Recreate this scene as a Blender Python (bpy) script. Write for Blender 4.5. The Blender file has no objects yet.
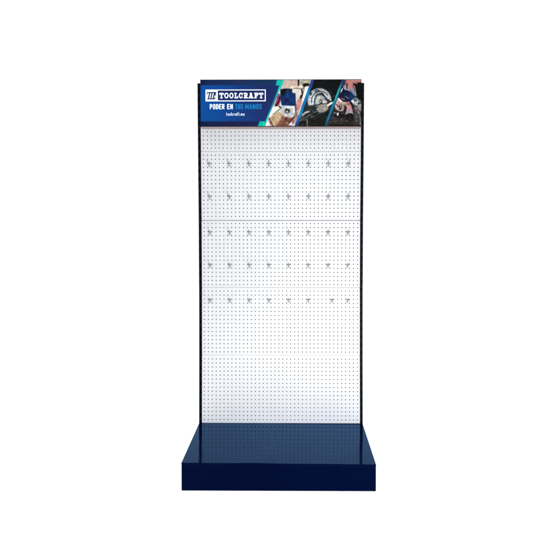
import bpy, bmesh, math, random
import numpy as np
random.seed(4)
C = bpy.data.collections.new('scene'); bpy.context.scene.collection.children.link(C)
S = bpy.context.scene

# ------------------------------------------------------------------ helpers
def lin(c):
    c = np.asarray(c, float) / 255.0
    return np.where(c <= 0.04045, c / 12.92, ((c + 0.055) / 1.055) ** 2.4)

def mat(name, col, rough=0.5, metal=0.0, spec=0.5, noise=0.0, nscale=20.0, bump=0.0, bscale=300.0):
    m = bpy.data.materials.new(name); m.use_nodes = True
    nt = m.node_tree; b = nt.nodes['Principled BSDF']
    b.inputs['Base Color'].default_value = (*col, 1)
    b.inputs['Roughness'].default_value = rough
    b.inputs['Metallic'].default_value = metal
    b.inputs['Specular IOR Level'].default_value = spec
    tc = nt.nodes.new('ShaderNodeTexCoord')
    if noise:
        n = nt.nodes.new('ShaderNodeTexNoise'); n.inputs['Scale'].default_value = nscale
        n.inputs['Detail'].default_value = 5
        r = nt.nodes.new('ShaderNodeMapRange'); r.inputs['From Min'].default_value = 0.3; r.inputs['From Max'].default_value = 0.7
        r.inputs['To Min'].default_value = 1 - noise; r.inputs['To Max'].default_value = 1 + noise
        mx = nt.nodes.new('ShaderNodeVectorMath'); mx.operation = 'SCALE'; mx.inputs[0].default_value = col
        nt.links.new(tc.outputs['Object'], n.inputs['Vector']); nt.links.new(n.outputs['Fac'], r.inputs['Value'])
        nt.links.new(r.outputs[0], mx.inputs['Scale']); nt.links.new(mx.outputs[0], b.inputs['Base Color'])
    if bump:
        n2 = nt.nodes.new('ShaderNodeTexNoise'); n2.inputs['Scale'].default_value = bscale; n2.inputs['Detail'].default_value = 3
        bp = nt.nodes.new('ShaderNodeBump'); bp.inputs['Strength'].default_value = bump; bp.inputs['Distance'].default_value = 0.002
        nt.links.new(tc.outputs['Object'], n2.inputs['Vector']); nt.links.new(n2.outputs['Fac'], bp.inputs['Height'])
        nt.links.new(bp.outputs[0], b.inputs['Normal'])
    return m

def obj(name, bm, m, parent=None, bevel=0.0, seg=2, loc=None):
    me = bpy.data.meshes.new(name); bm.to_mesh(me); bm.free()
    for k in (m if isinstance(m, (list, tuple)) else [m]): me.materials.append(k)
    o = bpy.data.objects.new(name, me); C.objects.link(o)
    if loc: o.location = loc
    if parent: o.parent = parent
    if bevel:
        b = o.modifiers.new('bevel', 'BEVEL'); b.width = bevel; b.segments = seg; b.limit_method = 'ANGLE'
    return o

def box(bm, x0, x1, y0, y1, z0, z1, mi=0):
    v = [bm.verts.new(p) for p in ((x0,y0,z0),(x1,y0,z0),(x1,y1,z0),(x0,y1,z0),(x0,y0,z1),(x1,y0,z1),(x1,y1,z1),(x0,y1,z1))]
    for q in ((0,3,2,1),(4,5,6,7),(0,1,5,4),(1,2,6,5),(2,3,7,6),(3,0,4,7)):
        f = bm.faces.new([v[i] for i in q]); f.material_index = mi
    return v

def tube(bm, pts, r, n=8):
    from mathutils import Vector
    pts = [Vector(p) for p in pts]; rings = []
    up = None
    for i, p in enumerate(pts):
        a = pts[max(i-1, 0)]; b = pts[min(i+1, len(pts)-1)]
        d = (b - a).normalized()
        if up is None: up = d.orthogonal().normalized()
        up = (up - d * up.dot(d)).normalized(); w = d.cross(up)
        rings.append([bm.verts.new(p + (up*math.cos(t) + w*math.sin(t))*r) for t in [2*math.pi*k/n for k in range(n)]])
    for a, b in zip(rings, rings[1:]):
        for k in range(n):
            f = bm.faces.new((a[k], a[(k+1) % n], b[(k+1) % n], b[k])); f.smooth = True
    bm.faces.new(rings[0][::-1]); bm.faces.new(rings[-1])

def np_mesh(name, V, F, m, parent=None):
    me = bpy.data.meshes.new(name)
    me.vertices.add(len(V)); me.vertices.foreach_set('co', np.asarray(V, np.float32).ravel())
    F = np.asarray(F, np.int32)
    me.loops.add(F.size); me.loops.foreach_set('vertex_index', F.ravel())
    me.polygons.add(len(F)); me.polygons.foreach_set('loop_start', np.arange(0, F.size, 4, dtype=np.int32))
    me.polygons.foreach_set('loop_total', np.full(len(F), 4, np.int32))
    me.polygons.foreach_set('use_smooth', np.zeros(len(F), bool))
    me.update(calc_edges=True); me.validate()
    me.materials.append(m)
    o = bpy.data.objects.new(name, me); C.objects.link(o)
    if parent: o.parent = parent
    return o

# ------------------------------------------------------------------ dimensions (metres)
PW = 0.5035            # half width of the perforated panels
OW = 0.5205            # half width over the uprights
D = 0.45               # depth of the base
ZB = 0.1452            # top of the base
PH = 0.4304            # height of one panel
SZ = [ZB-0.002, ZB+PH+0.001, ZB+2*PH+0.0024, ZB+3*PH-0.0023, ZB+4*PH+0.0035, ZB+5*PH]
def bow(z):            # the sheet-metal frame is very slightly bowed
    return float(np.interp(z, [ZB, ZB+PH, ZB+2*PH, ZB+3*PH, ZB+4*PH, ZB+5*PH], [-.001, -.0027, -.0034, -.002, .001, .0035]))

# ------------------------------------------------------------------ materials
white_paint = mat('white_powder_coat', (0.392, 0.401, 0.417), 0.42, noise=0.012, nscale=3.5, bump=0.04)
edge_paint = mat('pale_grey_edge', (0.60, 0.61, 0.63), 0.5)
black_steel = mat('black_steel', (0.0006, 0.0010, 0.0040), 0.5, spec=0.02, noise=0.25, nscale=12)
dark_board = mat('grey_backing_board', (0.13, 0.13, 0.14), 0.8, noise=0.5, nscale=2.2)
chrome = mat('zinc_wire', (0.19, 0.19, 0.20), 0.36, metal=1.0)
underside = mat('brown_grey_board', (0.26, 0.20, 0.185), 0.6, noise=0.15, nscale=25)
side_navy = mat('navy_header_edge', (0.004, 0.008, 0.03), 0.5, spec=0.3)
floor_mat = mat('white_paper_floor', (0.9, 0.9, 0.9), 0.9, spec=0.1)

def navy(name, base, gloss_col, power, rough):
    """dark blue enamel: diffuse body under a clear gloss that grows at grazing angles"""
    m = bpy.data.materials.new(name); m.use_nodes = True; nt = m.node_tree; nt.nodes.clear()
    N = nt.nodes.new; L = nt.links.new
    out = N('ShaderNodeOutputMaterial'); mix = N('ShaderNodeMixShader'); d = N('ShaderNodeBsdfDiffuse'); g = N('ShaderNodeBsdfGlossy')
    lw = N('ShaderNodeLayerWeight'); lw.inputs['Blend'].default_value = 0.5
    pw = N('ShaderNodeMath'); pw.operation = 'POWER'; pw.inputs[1].default_value = power
    L(lw.outputs['Facing'], pw.inputs[0]); L(pw.outputs[0], mix.inputs[0])
    tc = N('ShaderNodeTexCoord'); n = N('ShaderNodeTexNoise'); n.inputs['Scale'].default_value = 3.0; n.inputs['Detail'].default_value = 4
    L(tc.outputs['Object'], n.inputs['Vector'])
    r = N('ShaderNodeMapRange'); r.inputs['To Min'].default_value = 0.7; r.inputs['To Max'].default_value = 1.3
    L(n.outputs['Fac'], r.inputs['Value'])
    sc = N('ShaderNodeVectorMath'); sc.operation = 'SCALE'; sc.inputs[0].default_value = base
    L(r.outputs[0], sc.inputs['Scale']); L(sc.outputs[0], d.inputs['Color'])
    n2 = N('ShaderNodeTexNoise'); n2.inputs['Scale'].default_value = 9.0; n2.inputs['Detail'].default_value = 2
    L(tc.outputs['Object'], n2.inputs['Vector'])
    bp = N('ShaderNodeBump'); bp.inputs['Strength'].default_value = 0.05; bp.inputs['Distance'].default_value = 0.01
    L(n2.outputs['Fac'], bp.inputs['Height']); L(bp.outputs[0], g.inputs['Normal'])
    g.inputs['Color'].default_value = (*gloss_col, 1); g.inputs['Roughness'].default_value = rough
    L(d.outputs[0], mix.inputs[1]); L(g.outputs[0], mix.inputs[2]); L(mix.outputs[0], out.inputs['Surface'])
    return m
navy_top = navy('navy_enamel', (0.0002, 0.0013, 0.0115), (0.27, 0.55, 1.0), 3.45, 0.085)

# ------------------------------------------------------------------ floor
bm = bmesh.new()
bmesh.ops.create_circle(bm, cap_ends=True, segments=96, radius=6.0)
fl = obj('floor', bm, floor_mat, loc=(0, 0, -0.0025)); fl['kind'] = 'structure'

# ------------------------------------------------------------------ the display stand
stand = bpy.data.objects.new('display_stand', None); C.objects.link(stand)
stand['label'] = 'tall retail display stand with white pegboard back, blue printed header and navy base'
stand['category'] = 'display stand'

# base: a deck with a folded lip and the plinth under it
def hexa(bm, p):
    v = [bm.verts.new(q) for q in p]
    for q in ((0,3,2,1),(4,5,6,7),(0,1,5,4),(1,2,6,5),(2,3,7,6),(3,0,4,7)): bm.faces.new([v[i] for i in q])
fl_, fr_, bl_, br_ = ZB+.0020, ZB-.0023, ZB-.0028, ZB-.0046
bm = bmesh.new(); e = 0.0006; g = 0.011
# deck: front edge cut in short lengths so its lip can bow a little
n = 24
top = []; low = []
for i in range(n+1):
    t = i/n; x = -OW + 2*OW*t
    zf = fl_ + (fr_-fl_)*t + 0.0006 + 0.0022*math.exp(-((t-0.38)/0.09)**2)
    zb_ = bl_ + (br_-bl_)*t
    top.append([bm.verts.new((x, -D, zf)), bm.verts.new((x, 0.09, zb_))])
    low.append([bm.verts.new((x, -D, zf-g)), bm.verts.new((x, 0.09, zb_-g))])
for i in range(n):
    bm.faces.new((top[i][0], top[i+1][0], top[i+1][1], top[i][1]))
    bm.faces.new((low[i][1], low[i+1][1], low[i+1][0], low[i][0]))
    bm.faces.new((low[i][0], low[i+1][0], top[i+1][0], top[i][0]))
    bm.faces.new((low[i+1][1], low[i][1], top[i][1], top[i+1][1]))
bm.faces.new((low[0][1], low[0][0], top[0][0], top[0][1]))
bm.faces.new((low[n][0], low[n][1], top[n][1], top[n][0]))
deck = obj('base_deck', bm, navy_top, stand, bevel=0.0012)
bm = bmesh.new()
hexa(bm, [(-OW+e, -D+e, -.0020), (OW-e, -D+e, .0000), (OW-e, .09, -.001), (-OW+e, .09, -.002),
          (-OW+e, -D+e, fl_-g-.0002), (OW-e, -D+e, fr_-g-.0002), (OW-e, .09, br_-g-.0002), (-OW+e, .09, bl_-g-.0002)])
obj('base_plinth', bm, navy_top, stand, bevel=0.001)

# uprights: steel channels with a row of slots down the face
def upright(sx):
    bm = bmesh.new()
    xi, xo = PW + 0.0015, OW
    zt = SZ[5]
    def P(x, y, z): return (sx*(x + bow(z)), y, z)
    def quad(pts, mi=0):
        vs = [bm.verts.new(P(*p)) for p in pts]
        f = bm.faces.new(vs if sx > 0 else vs[::-1]); f.material_index = mi
    w0, w1 = (xi+xo)/2 - 0.0022, (xi+xo)/2 + 0.0022
    yf, yb = -0.006, 0.055
    z = ZB + 0.0005; pitch = 0.05
    while z < zt - 1e-6:
        z2 = min(z + pitch, zt); s0 = z + 0.012; s1 = min(z + 0.040, z2)
        cuts = [z] + ([s0, s1] if s1 - s0 > 0.01 else []) + [z2]
        quad([(xi,yf,z),(w0,yf,z),(w0,yf,z2),(xi,yf,z2)]); quad([(w1,yf,z),(xo,yf,z),(xo,yf,z2),(w1,yf,z2)])
        if len(cuts) == 4:
            quad([(w0,yf,z),(w1,yf,z),(w1,yf,s0),(w0,yf,s0)]); quad([(w0,yf,s1),(w1,yf,s1),(w1,yf,z2),(w0,yf,z2)])
            yd = yf + 0.004
            quad([(w0,yd,s0),(w1,yd,s0),(w1,yd,s1),(w0,yd,s1)], 1)
            quad([(w0,yf,s0),(w0,yd,s0),(w0,yd,s1),(w0,yf,s1)], 1); quad([(w1,yd,s0),(w1,yf,s0),(w1,yf,s1),(w1,yd,s1)], 1)
            quad([(w0,yf,s0),(w1,yf,s0),(w1,yd,s0),(w0,yd,s0)], 1); quad([(w0,yd,s1),(w1,yd,s1),(w1,yf,s1),(w0,yf,s1)], 1)
        else:
            quad([(w0,yf,z),(w1,yf,z),(w1,yf,z2),(w0,yf,z2)])
        quad([(xo,yf,z),(xo,yb,z),(xo,yb,z2),(xo,yf,z2)]); quad([(xi,yb,z),(xi,yf,z),(xi,yf,z2),(xi,yb,z2)])
        quad([(xo,yb,z),(xi,yb,z),(xi,yb,z2),(xo,yb,z2)])
        z = z2
    quad([(xi,yf,zt),(xo,yf,zt),(xo,yb,zt),(xi,yb,zt)])
    bmesh.ops.remove_doubles(bm, verts=bm.verts, dist=1e-5)
    return obj('upright', bm, [black_steel, slot_mat], stand)
slot_mat = mat('slot_highlight', (0.010, 0.010, 0.011), 0.5, spec=0.1, noise=0.8, nscale=5)  # paler than the steel: reflection inside the channel put into the colour
upright(-1); upright(1)

# back panels: 40 x 16 punched holes each
NC, NR = 40, 16
PX, PZ = 0.0250, 0.0258
def pegboard(k):
    z0, z1 = SZ[k], SZ[k+1]
    ga = {0: .0004, 1: .0004, 2: .0004, 3: .0015, 4: .0007}[k]; gb = {0: .0004, 1: .0007, 2: .0015, 3: .0007, 4: .0004}[k]
    z0 += ga; z1 -= gb
    zr0 = (z0+z1)/2 - (NR-1)/2*PZ
    xe = [-PW] + [(-(NC)/2 + i)*PX for i in range(1, NC)] + [PW]
    ze = [z0+0.004] + [zr0 + (i-0.5)*PZ for i in range(1, NR)] + [z1-0.004]
    R = 0.0038; V = []; F = []
    a8 = [math.pi/4*i for i in range(8)]
    yw = 0.0016
    for i in range(NC):
        cx = (-(NC-1)/2 + i)*PX
        for j in range(NR):
            cz = zr0 + j*PZ; x0, x1, q0, q1 = xe[i], xe[i+1], ze[j], ze[j+1]
            b = len(V)
            out = [(x1, cz), (x1, q1), (cx, q1), (x0, q1), (x0, cz), (x0, q0), (cx, q0), (x1, q0)]
            V += [(x, 0, z) for x, z in out]
            V += [(cx+R*math.cos(a), 0, cz+R*math.sin(a)) for a in a8]
            V += [(cx+R*math.cos(a), yw, cz+R*math.sin(a)) for a in a8]
            for s in range(8):
                t = (s+1) % 8
                F.append((b+s, b+8+s, b+8+t, b+t)); F.append((b+8+s, b+16+s, b+16+t, b+8+t))
    def strip(pts):
        b = len(V); V.extend(pts); F.append((b, b+1, b+2, b+3))
    for za, zb2, s in ((z0, z0+.004, -1), (z1, z1-.004, 1)):   # folded edges
        y1 = 0.0015
        strip([(-PW, y1, za), (PW, y1, za), (PW, 0, zb2), (-PW, 0, zb2)] if s < 0 else [(-PW, 0, zb2), (PW, 0, zb2), (PW, y1, za), (-PW, y1, za)])
        strip([(-PW, 0.016, za), (PW, 0.016, za), (PW, y1, za), (-PW, y1, za)] if s < 0 else [(-PW, y1, za), (PW, y1, za), (PW, 0.016, za), (-PW, 0.016, za)])
    V = np.array(V)
    V[:, 0] *= 1 + np.array([bow(z) for z in V[:, 2]])/PW
    return np_mesh('pegboard', V, F, white_paint, stand), zr0
rows = {}
for k in range(5):
    o, zr0 = pegboard(k); rows[k] = zr0
bm = bmesh.new(); box(bm, -PW+.001, PW-.001, 0.020, 0.024, ZB+.001, SZ[5]-.002)
obj('back_board', bm, dark_board, stand)

# ------------------------------------------------------------------ header graphic: an offset-printed sheet
X0, X1, Y0, Y1 = 200.3, 361.5, 79.5, 126.7
st = 0.2
gx = np.linspace(X0, X1, int((X1-X0)/st)+1); gy = np.linspace(Y0, Y1, int((Y1-Y0)/st)+1)
GX, GY = np.meshgrid(gx, gy)
IMG = np.zeros(GX.shape + (3,))
CLIP = [None]
def apply(al, col):
    if CLIP[0] is not None: al = al * CLIP[0]
    al = al[..., None]
    IMG[:] = IMG*(1-al) + np.asarray(col, float)*al
def seg(px, py, qx, qy):
    dx, dy = qx-px, qy-py; L = dx*dx+dy*dy + 1e-9
    t = np.clip(((GX-px)*dx + (GY-py)*dy)/L, 0, 1)
    return np.hypot(GX-px-t*dx, GY-py-t*dy)
def sdpoly(pts):
    d = np.full(GX.shape, 1e9); ins = np.zeros(GX.shape, bool)
    for (ax, ay), (bx, by) in zip(pts, pts[1:]+pts[:1]):
        d = np.minimum(d, seg(ax, ay, bx, by))
        c = (ay > GY) != (by > GY)
        if by != ay: ins ^= c & (GX < (bx-ax)*(GY-ay)/(by-ay)+ax)
    return np.where(ins, -d, d)
def poly(pts, col, soft=0.5, a=1.0): apply(np.clip(0.5 - sdpoly(pts)/soft, 0, 1)*a, col)
def line(pts, w, col, soft=0.35, a=1.0):
    d = np.full(GX.shape, 1e9)
    for p, q in zip(pts, pts[1:]): d = np.minimum(d, seg(*p, *q))
    apply(np.clip(0.5 - (d-w/2)/soft, 0, 1)*a, col)
def ell(cx, cy, rx, ry, col, soft=0.5, a=1.0, rot=0):
    c, s = math.cos(rot), math.sin(rot)
    u = (GX-cx)*c+(GY-cy)*s; v = -(GX-cx)*s+(GY-cy)*c
    d = (np.hypot(u/rx, v/ry)-1)*min(rx, ry)
    apply(np.clip(0.5 - d/soft, 0, 1)*a, col)
def vgrad(stops, xs=False):
    t = GX if xs else GY
    return np.stack([np.interp(t, [s[0] for s in stops], [s[1][k] for s in stops]) for k in range(3)], -1)
def half(fx):          # mask of x > line
    return np.clip(0.5 + (GX-fx)/0.4, 0, 1)
T1 = lambda y: 281.0 + (y-84)*(-0.395)
T2 = lambda y: 312.9 + (y-80)*(-0.365)
T3 = lambda y: 343.3 + (y-79)*(-0.379)
def arc(cx, cy, rx, ry, a0, a1, n=10):
    return [(cx+rx*math.cos(math.radians(a0+(a1-a0)*i/n)), cy-ry*math.sin(math.radians(a0+(a1-a0)*i/n))) for i in range(n+1)]
# blue field
IMG[:] = vgrad([(200, (2, 84, 170)), (222, (4, 76, 160)), (248, (12, 56, 128)), (262, (24, 44, 108)), (285, (18, 50, 112))], True)
apply(np.clip((GY-104)/20, 0, 1)*0.35, (0, 72, 150))
band = vgrad([(200, (6, 24, 60)), (206, (14, 42, 92)), (240, (26, 50, 98)), (258, (18, 52, 100)), (285, (18, 56, 100))], True)
al = np.clip(0.5-(GY-85.0)/0.8, 0, 1)[..., None]; IMG[:] = IMG*(1-al)+band*al
band2 = vgrad([(200, (4, 26, 74)), (212, (16, 30, 84)), (235, (22, 28, 74)), (258, (12, 34, 84)), (285, (10, 40, 90))], True)
al = np.clip(0.5+(GY-121.4)/0.8, 0, 1)[..., None]; IMG[:] = IMG*(1-al)+band2*al
# --- picture strip 1: a hand tool held over a work piece
m1 = half(T1(GY)); m2 = half(T2(GY)); m3 = half(T3(GY))
CLIP[0] = m1*(1-m2)
apply(np.ones(GX.shape), (226, 222, 214))
poly([(283.5,79),(299,79),(299,86.5),(294,89.5),(283,89.5),(281.5,86)], (214,188,172), 1.5)
poly([(286,79),(292,79),(288,87),(284,88)], (224,196,186), 2)
poly([(281,79),(284.5,79),(283,84),(280,86)], (225,228,222), 1)
line([(298.9,79),(298.6,85)], 1.7, (52,46,48)); poly([(300,79),(312,79),(311,83),(305,84),(300.5,85)], (182,182,158), .8)
poly([(303,81),(308,80.5),(308,82.5),(303,82.8)], (205,208,170), 1)
ell(306.3,84.8,3.6,1.5,(48,36,40)); ell(304.3,86.2,1.5,1,(40,30,34))
poly([(290,86),(304,86.5),(302,89),(290,88.5)], (238,226,206), 1.5)
line([(294,88.3),(299,88.3),(302,89.3),(303.4,88)], .7, (120,92,76)); line([(302,89.5),(302.6,94),(301.2,98)], 1.5, (74,44,46)); line([(304.2,87.6),(304,91),(302.6,95)], .7, (110,96,92))
line([(301.2,96),(300.6,99.5)], 1.9, (60,30,36))
poly([(305,88),(309,86),(305,99),(303,102),(303.4,95)], (244,246,246), .8)
poly([(276,97),(279.5,93.5),(281.5,98),(279,106),(274.5,107)], (176,98,120), 1.2)
line([(277.5,93.5),(280,96)],1.2,(60,140,150)); line([(280,97),(278.6,102),(275.8,106.5)], 1.6, (96,14,40)); line([(276.5,98),(275,103)],1.2,(216,176,198))
poly([(270,106),(279,106.5),(278,111),(272,116),(267,119)], (248,246,236), 1)
poly([(280.5,89.3),(285,88.6),(292,89),(292.4,92.6),(294.8,93.6),(295.4,106),(282,106),(280.4,98)], (18,58,128), .8)
poly([(281,89.6),(286,88.9),(286,92.5),(283.2,95.5),(281,95)], (14,22,22), 1); poly([(285.5,89),(291.5,89.2),(290,91),(285.5,92)], (24,44,70), 1)
poly([(286,93),(289,92),(290,98),(287,101)], (22,86,160), 1.6); poly([(290.5,94),(293.6,94.5),(294,104),(291,103)], (12,70,158), 1.2)
poly([(284,98.5),(289,98),(289,101.5),(284.5,101.5)], (30,36,100), 1.4); line([(295.2,93.5),(295.6,105)], .8, (20,26,44))
poly([(281.5,105.2),(294.8,106),(294.6,114),(290,117),(283.4,114.4),(279,109)], (196,203,208), .9)
poly([(285,106.3),(294,106.4),(294,108),(286,107.6)], (232,240,244), .7)
ell(287.5,111.2,2.6,2.2,(96,98,82),1.2); ell(286.5,109.5,1,1.2,(50,54,46)); ell(287.4,111.6,1.1,.9,(214,206,190)); ell(289,110.4,.8,1.2,(48,60,56)); line([(284,113.6),(290,115.2)], .9, (214,220,200))
line([(279.5,106.5),(281,108)],1.3,(58,66,56)); line([(293.6,106.5),(293.6,113)], .9, (224,240,240))
poly([(270,117.5),(273.5,114.2),(278,112),(284,114.6),(283,119.5),(277.5,126.7),(273.8,126.7)], (212,180,142), 1)
poly([(276,113.5),(280,113),(282,117),(277,121)], (222,190,158), 2); line([(273.5,114),(279.6,109.4)], .8, (116,122,104))
poly([(284.5,116.5),(289,117.5),(296,117.5),(292,124),(288,126.7),(276.5,126.7),(280,121)], (152,96,84), 1)
line([(284,117.5),(279,122.5),(276.5,126.5)], 1.6, (178,116,92), .9); ell(286,119,1.2,1.6,(120,52,52),1); ell(287.5,123,1.4,1,(184,130,116),1.2); line([(282,118),(283.5,116)],1,(150,60,60),.8)
poly([(267.5,116),(269.6,117.6),(270.6,126.7),(264,126.7)], (246,240,234), .8); poly([(268.2,118.5),(270,118),(271.6,124),(270.6,126),(268.6,121)], (188,132,138), 1)
line([(269.4,118.2),(271.4,122.5),(273.4,127)], 1.0, (86,72,60)); 
poly([(296.2,104),(297.6,100),(299.6,98.6),(302.2,99.2),(301.6,105),(299,111),(296.6,111)], (220,148,136), .9)
ell(298.8,103.5,1.2,2,(232,164,150),1); line([(295.8,104.5),(296,113)], 1.1, (112,40,56)); line([(302.4,100),(301.4,106),(299,111)], .7, (236,212,214))
poly([(294.8,113.6),(298,111.4),(298,118),(294,124),(290,126.7),(288,126.7),(292,120)], (176,134,132), 1.2); line([(294,117),(289,123)], 1, (70,48,44), .8)
poly([(288.8,124.4),(291.6,121.8),(293,124.8),(289,125.6)], (240,226,226), .7); ell(296,120,1.4,3,(196,160,170),1.5)
line([(264,126.4),(300,126.4)], .7, (120,44,56))
# --- picture strip 2: circular saw
CLIP[0] = m2*(1-m3)
apply(np.ones(GX.shape), (20, 25, 26))
for y, c in ((84,(26,32,34)),(118,(34,38,36)),(122,(28,30,26))): ell(322, y, 14, 4, c, 3)
ell(311,104,6,6,(76,96,92),3,.8)
ell(319.6,100.4,11.9,12.1,(206,211,217),.7); ell(321.5,101.6,8.8,9.4,(170,176,182),.8,.8)
ell(322,102.4,7.9,9.4,(48,54,54),.8); ell(321.0,102.6,6.2,7.4,(120,126,124),.8)
ell(320.2,102.6,4.9,7.2,(196,202,198),1.6); ell(318.6,99.6,2.2,3.4,(226,232,228),2); ell(321.6,101,1.7,2.6,(150,156,152),1.2); ell(321.2,104,1,1.2,(96,104,104),.8)
line([(313.2,84),(316,86)],1.5,(22,40,22),1)
ell(317.2,90.9,2.6,1.3,(44,46,86),.5,rot=.15); line([(316,90.6),(318.6,91.2)], .7, (200,206,214)); 
ell(311.2,94.3,1.5,1.9,(44,52,72)); poly([(311.2,99.4),(313.2,100.2),(313,103.6),(311.8,102.8)], (52,62,62), .6)
line([(309,88.5),(311.5,86.4)], 2, (60,110,140), 1.2)
poly([(321,89.6),(323,90.4),(329.8,96.2),(332,100),(328.2,99.6),(325,95.6)], (236,240,245), .6)
poly([(309.4,97),(313.5,92.5),(314.6,96),(313.4,104),(310,103.6)], (234,238,243), .8); line(arc(319.6,100.4,10.9,11.1,20,175,20), .5, (120,128,138), .4); line(arc(320.4,101.2,8.7,9.8,35,190,20), .8, (34,40,46), .5)
for a_ in range(25, 190, 14):
    c_, s_ = math.cos(math.radians(a_)), math.sin(math.radians(a_)); line([(319.8+9.2*c_, 100.8-9.6*s_), (319.8+10.4*c_, 100.8-10.7*s_)], .45, (96,104,116), .35, .8)
for a_ in range(0, 360, 24):
    c_, s_ = math.cos(math.radians(a_)), math.sin(math.radians(a_)); line([(320.6+1.8*c_, 102-2.6*s_), (320.6+4.4*c_, 102-6.4*s_)], .4, (132,140,138), .5, .55)
ell(320.8,101.8,1.5,1.9,(92,98,100),.6); ell(320.8,101.8,.7,.8,(210,214,214),.5)
line([(329,98.6),(332.6,98.6)], .6, (60,66,66))
for i in range(9):
    t = 0.12+i*0.16; line([(326+7*t*.9+1,88+7*t),(327.2+7*t*.9+1,88.8+7*t)], .45, (70,78,80), .4)
poly([(306,106),(318,104.6),(333,100.5),(331,110),(322,114),(312,113),(300,126.7),(296,126.7)], (54,64,64), 1.5)
poly([(315.6,106),(321,104.8),(329,105.4),(328,109.6),(324.5,112.4),(319.5,112.8),(316.4,109.8)], (172,170,158), .9)
line([(321,105.2),(327,104)], 1.2, (196,176,160)); ell(324,108.6,1.4,1.3,(206,188,186),.8); ell(322.3,110.6,2,.9,(150,152,140),1)
poly([(326.8,105.2),(330,102.8),(334.5,101.2),(331.5,104.6),(328,106.2)], (244,246,246), .6); poly([(323.4,100.4),(328.4,102),(324,104.2),(323,103)], (244,226,228), .7)
line([(322.8,104.4),(331.6,100.9)], .7, (96,86,84))
for a, b, c, w in (((299,121.5),(320,109.5),(126,140,140),.6),((303,121.5),(322,112.4),(98,112,112),.5),((306,118),(317,107.2),(116,132,132),.7),((301,118.6),(313,109.5),(92,104,106),.7),((304,123.6),(320,116.2),(76,88,86),.5),((308,113.5),(318,107),(30,40,42),.9),((309,119),(322,113.6),(30,36,36),.8),((305,116.5),(312,112),(24,34,32),.9)):
    line([a,b], w, c, .5)
line([(302.6,115),(305.6,112.6),(309,111.7)], 1.6, (214,206,214), .8); line([(300.8,118),(301.4,115.4)], .8, (150,120,112))
line([(307.2,120),(307.4,126)], .8, (172,176,172)); ell(303,124,3,3,(16,18,16),1.5); ell(313,122,4,3,(34,30,26),2); ell(319,120.5,3,2.4,(66,34,30),2,.6); ell(325,119,3,4,(18,50,48),2.5,.6)
ell(312,116.5,2.4,1.2,(110,124,122),.8,.6); line([(310,124.6),(322,124.2)],.9,(48,48,38),.8)
# --- picture strip 3: hands with a grinder
CLIP[0] = m3
apply(np.ones(GX.shape), (62, 60, 56))
poly([(352,82),(363,82),(363,108),(358,106),(355,96),(352.5,90)], (12,14,15), 1)
poly([(343,79),(363,79),(362.6,82.6),(358,83.4),(353.6,83.6),(353.8,90),(351.5,93),(347.5,90),(345,85)], (190,112,112), 1)
poly([(347,80.6),(351,80.4),(353,85),(352,90),(349.5,89)], (226,140,140), 1.4); line([(352,81.4),(360,81)], 1.5, (222,160,156), 1); line([(354,83.8),(361.4,83.2)], 1, (70,30,34)); ell(347.6,82,1.3,1.5,(196,158,120),1); ell(344.4,81.5,1.2,2,(104,46,92),1)
line([(354.6,83.2),(357,84)], .9, (170,140,130))
poly([(343.2,86),(346,84.6),(350,88),(350,92),(345,91)], (186,164,176), 1.2); line([(347,84),(346.8,88.6)], 1.4, (92,70,90), 1); poly([(343.4,87.4),(345,88.4),(347.4,91),(345.8,91.4),(343.4,89.4)], (238,240,240), .6)
poly([(350,89.4),(353.6,88),(356.6,97),(353,96)], (160,160,172), 1.2); line([(354.4,86),(356.2,95.5)], .8, (196,200,200))
poly([(342.9,88.9),(349,91.2),(355,97),(354.6,98.6),(351.8,103),(346,100.6),(339.8,96.6)], (26,44,92), .8)
ell(346.2,94.2,1.8,1.4,(18,60,84),1.2); poly([(349.4,94),(353.6,97.6),(352,100.6),(348.5,98)], (22,66,132), 1.4); line([(345.8,97),(348.6,98.6)], .8, (170,180,190)); line([(343.5,89),(343.6,93)], 1.6, (20,24,30), 1); line([(341,92),(342.6,88.8)], 1, (222,236,240))
line([(351,92),(355.8,97)], .9, (44,110,196), .8)
poly([(351,101.2),(354.4,98.2),(358.6,99.2),(358.8,102),(357,106.4),(353.6,104)], (204,214,224), .8); ell(355.8,99.9,2.3,2.2,(152,164,176),.7); ell(355.2,100.1,1.2,1.1,(84,100,118),.7); line([(352,101),(355,104.5)],1.6,(238,246,250),1)
poly([(339.4,97.4),(343,99.4),(345,102),(342,102),(339.5,100.5)], (74,56,76), 1); line([(341.6,98.4),(344.4,99.6)], .8, (206,150,160))
poly([(336.8,98.6),(339,98.6),(343.4,102),(346.4,102.4),(346,106),(343.6,110.6),(340.6,112),(336,109.4),(334.5,106)], (222,192,184), .9)
line([(336.6,104.6),(338.2,106.8)], 1.2, (120,60,70), .8); line([(339.4,106.2),(340.4,109.4)], 1.4, (64,46,50), .8); line([(338.6,102.6),(339.4,105)], .9, (176,120,104), .8); line([(340.9,103.6),(342,108.4)], .8, (84,66,62), .7); line([(337.4,108.6),(340.8,111)], .9, (180,150,150), .8); ell(343.8,105.6,1.6,2,(166,170,134),1.3); ell(342.4,109,1.2,1.3,(150,158,150),1); line([(338.4,98.6),(341.8,101.8)],1.2,(250,250,236))
poly([(345.6,102.6),(349.4,101.6),(351,105),(352.8,112),(353,114.4),(345.6,114.4),(347,109)], (226,152,150), .9)
poly([(347,109.5),(352,109),(353.2,114.4),(345.4,114.6)], (190,166,186), 1.3); ell(347.3,105.5,.9,1,(240,172,160),.8); line([(344.9,106),(345,111)], 1.3, (58,44,34), .9)
poly([(353,104),(358,106),(359.4,110),(358,114),(354.6,111)], (126,108,116), 1.4); line([(351,103.4),(354,107)], 1.2, (36,34,38), .8); ell(356,108.4,.9,.8,(190,172,180),.7); ell(354.8,110.6,.8,.6,(70,46,58),.7)
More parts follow.
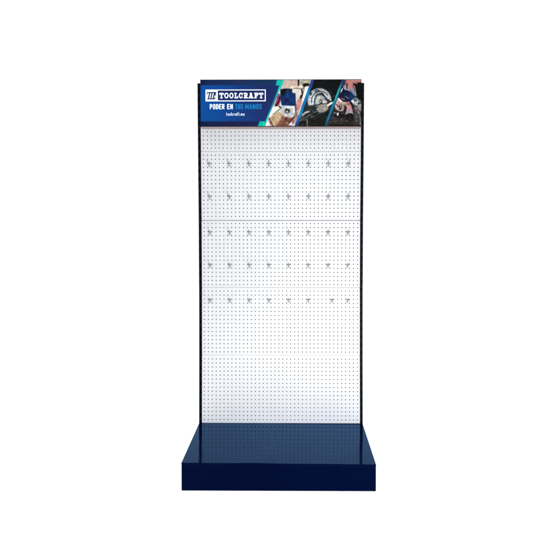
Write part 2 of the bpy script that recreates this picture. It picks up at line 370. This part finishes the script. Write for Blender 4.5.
poly([(357,105),(361.6,103),(361.6,108),(360.4,112),(358,108)], (168,172,160), 1.2); ell(359.6,101.6,1.4,1.4,(150,160,150),1); line([(358.6,111),(360,117),(360.8,126)], 1.2, (158,158,152), .8)
poly([(353.6,113),(358,112),(359,118),(354,119.5)], (92,92,88), 1.4); poly([(354,119.6),(359.6,118.6),(360,125),(353,125)], (80,80,78), 1.4)
ell(349.8,117.6,4.3,4.4,(17,17,17),.8); line([(349.4,114.4),(350.4,120.6)], .9, (74,72,70), .8)
poly([(336,112),(344,111.5),(345,118),(334,118)], (34,30,30), 1.2); poly([(337,113),(339.2,112.4),(338.2,116),(337,115.6)], (244,246,246), .6); line([(334,112.8),(336.6,113.4)], 1.2, (150,150,170)); ell(342,113.4,1.8,.7,(84,80,76),.8)
line([(331,118.6),(345,118)], 1.4, (66,66,58), .8); line([(329,121.4),(348,121)], 1.6, (84,80,70), 1); line([(328,124.8),(352,124.6)], 1.8, (46,40,32), 1); ell(333,118,2.5,1.4,(92,84,120),1.5,.6); line([(345,122.4),(357,122.8)],1.2,(64,62,56),.9)
line([(331,125.9),(361,125.9)], .9, (26,22,20), .5)
# small tool and workshop details too fine to draw one by one
rr = random.Random(11)
for (cx0, cx1, cy0, cy1, n_, cols, msk) in ((284,330,112,126,46,((96,110,110),(12,14,14),(70,60,54),(140,150,150)),m2*(1-m3)), (308,333,88,112,26,((40,46,50),(150,156,158),(90,96,96)),m2*(1-m3)),
        (326,361,100,126,64,((26,24,24),(120,116,108),(60,54,48),(170,160,158)),m3), (340,358,84,104,18,((20,30,60),(120,110,130),(60,60,80)),m3), (264,300,88,126,34,((120,80,66),(60,44,44),(200,170,150),(120,128,130)),m1*(1-m2))):
    CLIP[0] = msk
    for _ in range(n_):
        x_, y_ = rr.uniform(cx0, cx1), rr.uniform(cy0, cy1); a_ = rr.choice((-.5, -.5, 1.1, 0, 2.2)) + rr.uniform(-.3, .3); l_ = rr.uniform(.7, 2.6)
        line([(x_, y_), (x_+l_*math.cos(a_), y_+l_*math.sin(a_))], rr.uniform(.35, .8), rr.choice(cols), .5, rr.uniform(.35, .7))
CLIP[0] = None
P_ = IMG.mean(-1, keepdims=True)+(IMG-IMG.mean(-1, keepdims=True))*0.88
P_ = 104+(P_-122)*1.04
IMG[:] = IMG*(1-m1[..., None])+np.clip(P_, 0, 255)*m1[..., None]
# the pictures are slightly soft
for _ in range(2):
    B = IMG.copy(); B[1:-1] = (IMG[:-2]+IMG[1:-1]*2+IMG[2:])/4; B[:, 1:-1] = (B[:, :-2]+B[:, 1:-1]*2+B[:, 2:])/4
    IMG[:] = IMG*(1-m1[..., None])+B*m1[..., None]
# photographic grain in the pictures
CLIP[0] = None
rng = np.random.default_rng(3)
g1 = rng.normal(0, 1, (GX.shape[0]//3+2, GX.shape[1]//3+2, 3)); g1 = g1*0.6 + g1.mean(-1, keepdims=True)
iy = np.arange(GX.shape[0])/3.0; ix = np.arange(GX.shape[1])/3.0
y0 = iy.astype(int); x0 = ix.astype(int); fy = (iy-y0)[:, None, None]; fx = (ix-x0)[None, :, None]
gn = (g1[y0][:, x0]*(1-fy)*(1-fx)+g1[y0+1][:, x0]*fy*(1-fx)+g1[y0][:, x0+1]*(1-fy)*fx+g1[y0+1][:, x0+1]*fy*fx)
IMG += gn*(m1[..., None]*6.5+1.2)
g2 = rng.normal(0, 1, (GX.shape[0]//7+2, GX.shape[1]//7+2, 3)); g2 = g2*0.5 + g2.mean(-1, keepdims=True)
iy = np.arange(GX.shape[0])/7.0; ix = np.arange(GX.shape[1])/7.0
y0 = iy.astype(int); x0 = ix.astype(int); fy = (iy-y0)[:, None, None]; fx = (ix-x0)[None, :, None]
g2 = (g2[y0][:, x0]*(1-fy)*(1-fx)+g2[y0+1][:, x0]*fy*(1-fx)+g2[y0][:, x0+1]*(1-fy)*fx+g2[y0+1][:, x0+1]*fy*fx)
IMG += g2*m1[..., None]*9
# --- slanted divider lines
def divider(T, w, stops):
    col = vgrad(stops); al = np.clip(0.5-(np.abs(GX-T(GY))-w/2)/0.6, 0, 1)[..., None]; IMG[:] = IMG*(1-al)+col*al
divider(T1, 1.7, [(80,(20,190,180)),(88,(30,200,188)),(96,(24,150,170)),(104,(16,132,160)),(116,(40,190,196)),(126,(10,190,170))])
divider(T2, 2.9, [(80,(44,66,158)),(86,(22,72,142)),(93,(16,140,184)),(97,(14,120,184)),(106,(12,110,186)),(113,(30,150,196)),(119,(30,100,184)),(126,(30,60,130))])
divider(T3, 2.3, [(79,(24,50,116)),(84,(20,90,130)),(89,(34,160,160)),(96,(30,170,176)),(104,(20,130,170)),(112,(22,124,166)),(120,(20,108,162)),(126,(14,60,84))])
divider(lambda y: T3(y)+1.5, .7, [(79,(20,40,110)),(100,(16,70,130)),(126,(14,40,90))])
poly([(277.2,79.8),(283.8,79.8),(282.2,85.4),(275.8,85.4)], (8,196,178), .8); poly([(280,84),(282.4,84),(281,89),(279,89)], (20,200,184), .8)
poly([(257.8,126.2),(259.8,121.2),(266.8,121.2),(265,126.6)], (4,186,166), .8); ell(264,124,1.5,1.5,(0,214,180),1.5)
# frame lines of the sheet
line([(200,79.7),(362,79.7)], .5, (22,34,62), .5, .8); line([(200,126.4),(362,126.4)], .6, (20,14,28), .5, .7); line([(200.4,79),(200.4,127)], .7, (0,20,60), .6, .7)
# --- logo and lettering
W_ = (250, 252, 255); NV = (22, 42, 96)
poly([(205.5,89.4),(265.9,89.4),(265.9,101.3),(205.5,101.3)], W_, .4)
poly([(217.9,90.4),(264.9,90.4),(264.9,100.3),(217.9,100.3)], (24,48,108), .4)
for i, (xa, top_) in enumerate(((209.0, 92.4), (211.4, 92.4), (213.8, 92.4))):
    line([(xa+.9, top_), (xa-.6, 98.7)], 1.25, NV, .4)
line([(207.6,92.5),(215.9,92.5)], 1.0, NV, .4); line([(207.3,92.6),(207.0,93.8)], .8, NV, .4); line([(215.8,92.5),(215.2,95.2)], .9, NV, .4)
line([(207.8,98.8),(210.2,98.8)], .9, NV, .4); line([(211.5,98.8),(214.5,98.8),(215.1,97.6)], .9, NV, .4)
line([(210.6,94.6),(209.7,98)], .45, W_, .3); line([(213.0,94.6),(212.1,98)], .45, W_, .3)
SER = {  # slab-serif capitals, unit box, y down
 'T': [[(.5,0),(.5,1)], [(0,.04),(1,.04)], [(.02,.04),(.02,.26)], [(.98,.04),(.98,.26)], [(.27,1),(.73,1)]],
 'O': [arc(.5,.5,.46,.5,0,360,20)],
 'L': [[(.28,0),(.28,1)], [(.02,.02),(.55,.02)], [(.02,1),(.98,1)], [(.98,1),(.98,.72)]],
 'C': [arc(.5,.5,.44,.5,35,325,18), [(.9,.04),(.9,.32)]],
 'R': [[(.24,0),(.24,1)], [(.02,.02),(.5,.02)], [(.24,.02),(.6,.02)]+arc(.62,.27,.27,.25,90,-90,8)+[(.24,.52)], [(.5,.52),(.8,1)], [(0,1),(.46,1)], [(.72,1),(1,1)]],
 'A': [[(.18,1),(.47,0)], [(.82,1),(.53,0)], [(.28,.66),(.72,.66)], [(0,1),(.36,1)], [(.64,1),(1,1)], [(.3,.02),(.55,.02)]],
 'F': [[(.26,0),(.26,1)], [(.02,.03),(.96,.03)], [(.96,.03),(.96,.3)], [(.26,.5),(.68,.5)], [(.68,.38),(.68,.62)], [(.02,1),(.52,1)]],
}
def word(txt, G, x0, x1, y0, y1, gap, w, col, wid={}):
    tot = sum(wid.get(c, 1) for c in txt); u = (x1-x0-gap*(len(txt)-1))/tot; x = x0
    for c in txt:
        cw = u*wid.get(c, 1)
        for s in G.get(c, []):
            line([(x+w/2+p[0]*(cw-w), y0+w/2+p[1]*(y1-y0-w)) for p in s], w, col, .32)
        x += cw+gap
word('TOOLCRAFT', SER, 219.3, 263.5, 92.6, 98.3, .45, 1.12, (252,253,255), {'A': 1.14, 'O': 1.02, 'L': .92})
SAN = {
 'P': [[(0,0),(0,1)], [(0,0),(.6,0)]+arc(.6,.28,.4,.28,90,-90,6)+[(0,.56)]],
 'O': [[(0,.2),(.25,0),(.75,0),(1,.2),(1,.8),(.75,1),(.25,1),(0,.8),(0,.2)]],
 'D': [[(0,0),(0,1),(.6,1),(1,.75),(1,.25),(.6,0),(0,0)]],
 'E': [[(1,0),(0,0),(0,1),(1,1)], [(0,.5),(.85,.5)]],
 'R': [[(0,0),(0,1)], [(0,0),(.6,0)]+arc(.6,.26,.4,.26,90,-90,6)+[(0,.52)], [(.5,.52),(1,1)]],
 'N': [[(0,1),(0,0),(1,1),(1,0)]], 'T': [[(0,0),(1,0)], [(.5,0),(.5,1)]],
 'U': [[(0,0),(0,.8),(.25,1),(.75,1),(1,.8),(1,0)]],
 'S': [[(1,.15),(.75,0),(.25,0),(0,.18),(0,.36),(.25,.48),(.75,.54),(1,.68),(1,.84),(.75,1),(.25,1),(0,.85)]],
 'M': [[(0,1),(0,0),(.5,.7),(1,0),(1,1)]], 'A': [[(0,1),(.5,0),(1,1)], [(.2,.68),(.8,.68)]], ' ': [],
}
ww = {'M': 1.25, 'T': .95}
word('PODER', SAN, 209.8, 224.6, 103.9, 109.2, .5, .95, (246,248,252), ww)
word('EN', SAN, 227.2, 232.9, 103.9, 109.2, .5, .95, (246,248,252), ww)
word('TUS', SAN, 235.3, 243.2, 103.9, 109.2, .5, .95, (20,132,200), ww)
word('MANOS', SAN, 245.4, 262.0, 103.9, 109.2, .5, .95, (20,132,200), ww)
LOW = {
 't': [[(.4,-.5),(.4,.85),(.6,1),(.9,1)], [(0,0),(.9,0)]], 'o': [arc(.5,.5,.5,.5,0,360,12)], 'l': [[(.5,-.7),(.5,1)]],
 'c': [arc(.5,.5,.5,.5,45,315,10)], 'r': [[(.1,0),(.1,1)], [(.1,.4),(.4,.05),(.9,0)]], 'a': [arc(.5,.5,.48,.5,0,360,12), [(1,0),(1,1)]],
 'f': [[(.4,1),(.4,-.4),(.6,-.7),(.95,-.7)], [(0,0),(.9,0)]], '.': [[(.4,1),(.5,1)]],
 'm': [[(0,1),(0,0)], [(0,.25),(.25,0),(.5,.25),(.5,1)], [(.5,.25),(.75,0),(1,.25),(1,1)]], 'x': [[(0,0),(1,1)], [(1,0),(0,1)]],
}
word('toolcraft.mx', LOW, 226.2, 244.8, 113.4, 115.7, .32, .5, (238,242,250), {'m': 1.5, 'l': .35, '.': .4, 't': .75, 'f': .75, 'r': .8})
IMG[:] = np.clip(IMG, 0, 255)

HX0, HX1, HZ0, HZ1, HY = -0.4920, 0.4966, 2.0112, 2.3000, -0.075
pm = bpy.data.materials.new('printed_sheet'); pm.use_nodes = True
nt = pm.node_tree; b = nt.nodes['Principled BSDF']
at = nt.nodes.new('ShaderNodeAttribute'); at.attribute_name = 'ink'
nt.links.new(at.outputs['Color'], b.inputs['Base Color']); b.inputs['Roughness'].default_value = 0.45; b.inputs['Specular IOR Level'].default_value = 0.05

bm = bmesh.new(); box(bm, HX0, HX1, HY+.0005, -0.0015, HZ0, HZ1)
bm.faces.ensure_lookup_table(); bm.faces[0].material_index = 1
head = obj('header_sign', bm, [side_navy, underside], stand)
u = (gx-X0)/(X1-X0); v = 1-(gy-Y0)/(Y1-Y0)
VX = HX0+(HX1-HX0)*u; VZ = HZ0+(HZ1-HZ0)*v
nx, ny = len(gx), len(gy)
V = np.zeros((ny, nx, 3)); V[..., 0] = VX[None]; V[..., 1] = HY; V[..., 2] = VZ[:, None]
idx = np.arange(nx*ny).reshape(ny, nx)
F = np.stack([idx[:-1, :-1], idx[1:, :-1], idx[1:, 1:], idx[:-1, 1:]], -1).reshape(-1, 4)
pr = np_mesh('printed_graphic', V.reshape(-1, 3), F, pm, head)
ca = pr.data.color_attributes.new('ink', 'FLOAT_COLOR', 'POINT')
INK = 0.40
rgba = np.ones((nx*ny, 4), np.float32); rgba[:, :3] = np.clip(lin(IMG.reshape(-1, 3))*(INK + 0.3*lin(IMG.reshape(-1, 3)).mean(-1, keepdims=True)), 0, 0.85)
ca.data.foreach_set('color', rgba.ravel())

# ------------------------------------------------------------------ hooks
def make_hook():
    r = bpy.data.objects.new('peg_hook', None); C.objects.link(r)
    h = PX/2
    bm = bmesh.new()       # cross bar: enters both holes and bends up behind the panel
    tube(bm, [(-h, .014, .009), (-h, .010, .004), (-h, .004, .0008), (-h, -.0035, 0), (-h+.002, -.006, 0), (h-.002, -.006, 0), (h, -.0035, 0), (h, .004, .0008), (h, .010, .004), (h, .014, .009)], .0018)
    obj('crossbar', bm, chrome, r)
    bm = bmesh.new()       # arm with the turned-up tip
    tube(bm, [(0, -.006, -.022), (0, -.0063, -.004), (0, -.010, .001), (0, -.018, .003), (0, -.040, .004), (0, -.056, .005), (0, -.062, .0075), (0, -.0645, .012), (0, -.0655, .0165)], .0018)
    obj('arm', bm, chrome, r)
    bm = bmesh.new()       # lower fork resting in the next pair of holes
    tube(bm, [(-h*.9, .006, -PZ), (-h*.9, -.002, -PZ), (-h*.84, -.004, -PZ+.004), (-h*.5, -.004, -.0045), (-h*.4, -.004, -.0025), (h*.4, -.004, -.0025), (h*.5, -.004, -.0045), (h*.84, -.004, -PZ+.004), (h*.9, -.002, -PZ), (h*.9, .006, -PZ)], .0007)
    obj('brace', bm, chrome, r)
    return r
HC = [1, 6, 11, 16, 21, 26, 31, 36]
HR = [(3, 13), (3, 5), (2, 13), (2, 5), (1, 13)]
ordc = ['first', 'second', 'third', 'fourth', 'fifth', 'sixth', 'seventh', 'eighth']
rown = ['top row', 'second row down', 'middle row', 'fourth row down', 'bottom row']
proto = None; k = 0
for r, (pk, row) in enumerate(HR):
    for c, col in enumerate(HC):
        if r == 4 and c == 6: col = 32
        z = rows[pk] + row*PZ
        x = (-(NC-1)/2 + col + .5)*PX*(1 + bow(z)/PW)
        if proto is None: h = proto = make_hook(); kids = list(proto.children)
        else:
            h = proto.copy(); C.objects.link(h)
            for ch in kids:
                d = ch.copy(); C.objects.link(d); d.parent = h
        h.location = (x, 0, z); h.rotation_euler = (math.radians(random.uniform(-1.5, 1.0)), 0, math.radians(random.uniform(-2.5, 2.5)))
        if r == 4 and c == 6: lab = 'steel peg hook set one hole too far right in the bottom row, near the last'
        elif c == 0: lab = 'steel peg hook at the left end of the %s, beside the black upright' % rown[r]
        elif c == 7: lab = 'steel peg hook at the right end of the %s, beside the black upright' % rown[r]
        else: lab = 'steel peg hook, %s from the left in the %s of the pegboard' % (ordc[c], rown[r])
        h['label'] = lab; h['category'] = 'hook'; h['group'] = 'peg hooks in rows on the white pegboard'

# ------------------------------------------------------------------ light: white surround plus added fill lamps
w = bpy.data.worlds.new('World'); S.world = w; w.use_nodes = True
nt = w.node_tree; tc = nt.nodes.new('ShaderNodeTexCoord'); sx = nt.nodes.new('ShaderNodeSeparateXYZ'); mr = nt.nodes.new('ShaderNodeMapRange')
mr.interpolation_type = 'SMOOTHSTEP'   # white backdrop behind the stand, dimmer room on the photographer's side
mr.inputs['From Min'].default_value = -0.75; mr.inputs['From Max'].default_value = -0.15; mr.inputs['To Min'].default_value = 0.35; mr.inputs['To Max'].default_value = 1.02
nt.links.new(tc.outputs['Generated'], sx.inputs[0]); nt.links.new(sx.outputs['Y'], mr.inputs['Value']); nt.links.new(mr.outputs[0], nt.nodes['Background'].inputs['Color'])
w.node_tree.nodes['Background'].inputs['Strength'].default_value = 1.0
def area(name, loc, rot, size, power, col=(1, 1, 1)):
    l = bpy.data.lights.new(name, 'AREA'); l.shape = 'SQUARE'; l.size = size; l.energy = power; l.color = col
    o = bpy.data.objects.new(name, l); C.objects.link(o); o.location = loc; o.rotation_euler = rot; return o
area('overhead_fill', (0, 0, 6.5), (0, 0, 0), 12, 740)  # added lamp, keeps the floor white around the base
area('front_fill', (0.8, -3.1, 0.30), (math.radians(88), 0, math.radians(12)), 0.8, 68)  # added low fill that brightens the pegboard from the front
sl = bpy.data.lights.new('lower_panel_fill', 'SPOT'); sl.energy = 280; sl.spot_size = math.radians(36); sl.spot_blend = 1.0; sl.shadow_soft_size = 0.3  # added spot that lifts the lower pegboard
so = bpy.data.objects.new('lower_panel_fill', sl); C.objects.link(so); so.location = (0.5, -3.8, 1.1)
so.rotation_euler = (math.radians(90-math.degrees(math.atan2(1.2, 3.8))), 0, math.atan2(0.42, 3.8))
area('header_fill', (0.2, -4.4, 2.0), (math.radians(90), 0, math.radians(3)), 0.9, 98)  # added fill for the header and the panel beneath it

# ------------------------------------------------------------------ camera
from mathutils import Matrix
cd = bpy.data.cameras.new('camera'); cam = bpy.data.objects.new('camera', cd); C.objects.link(cam)
cd.sensor_width = 36; cd.lens = 441.85/560*36; cd.shift_x = (280-289.396)/560; cd.shift_y = -(280-214.588)/560
cd.clip_start = 0.05; cd.clip_end = 200
R0 = (0.999969280, 0.00783765647, -0.000100946331); R1 = (-0.00783830599, 0.999890994, -0.0125124725); R2 = (2.86686606e-06, 0.0125128793, 0.999921711)
M = Matrix(((R0[0], R2[0], -R1[0], 0.0764526998), (R0[1], R2[1], -R1[1], -2.79250974), (R0[2], R2[2], -R1[2], 1.50578036), (0, 0, 0, 1)))
cam.matrix_world = M; S.camera = cam
S.view_settings.view_transform = 'Standard'; S.view_settings.look = 'None'; S.view_settings.gamma = 1
S.view_settings.use_curve_mapping = False; S.view_settings.exposure = 0
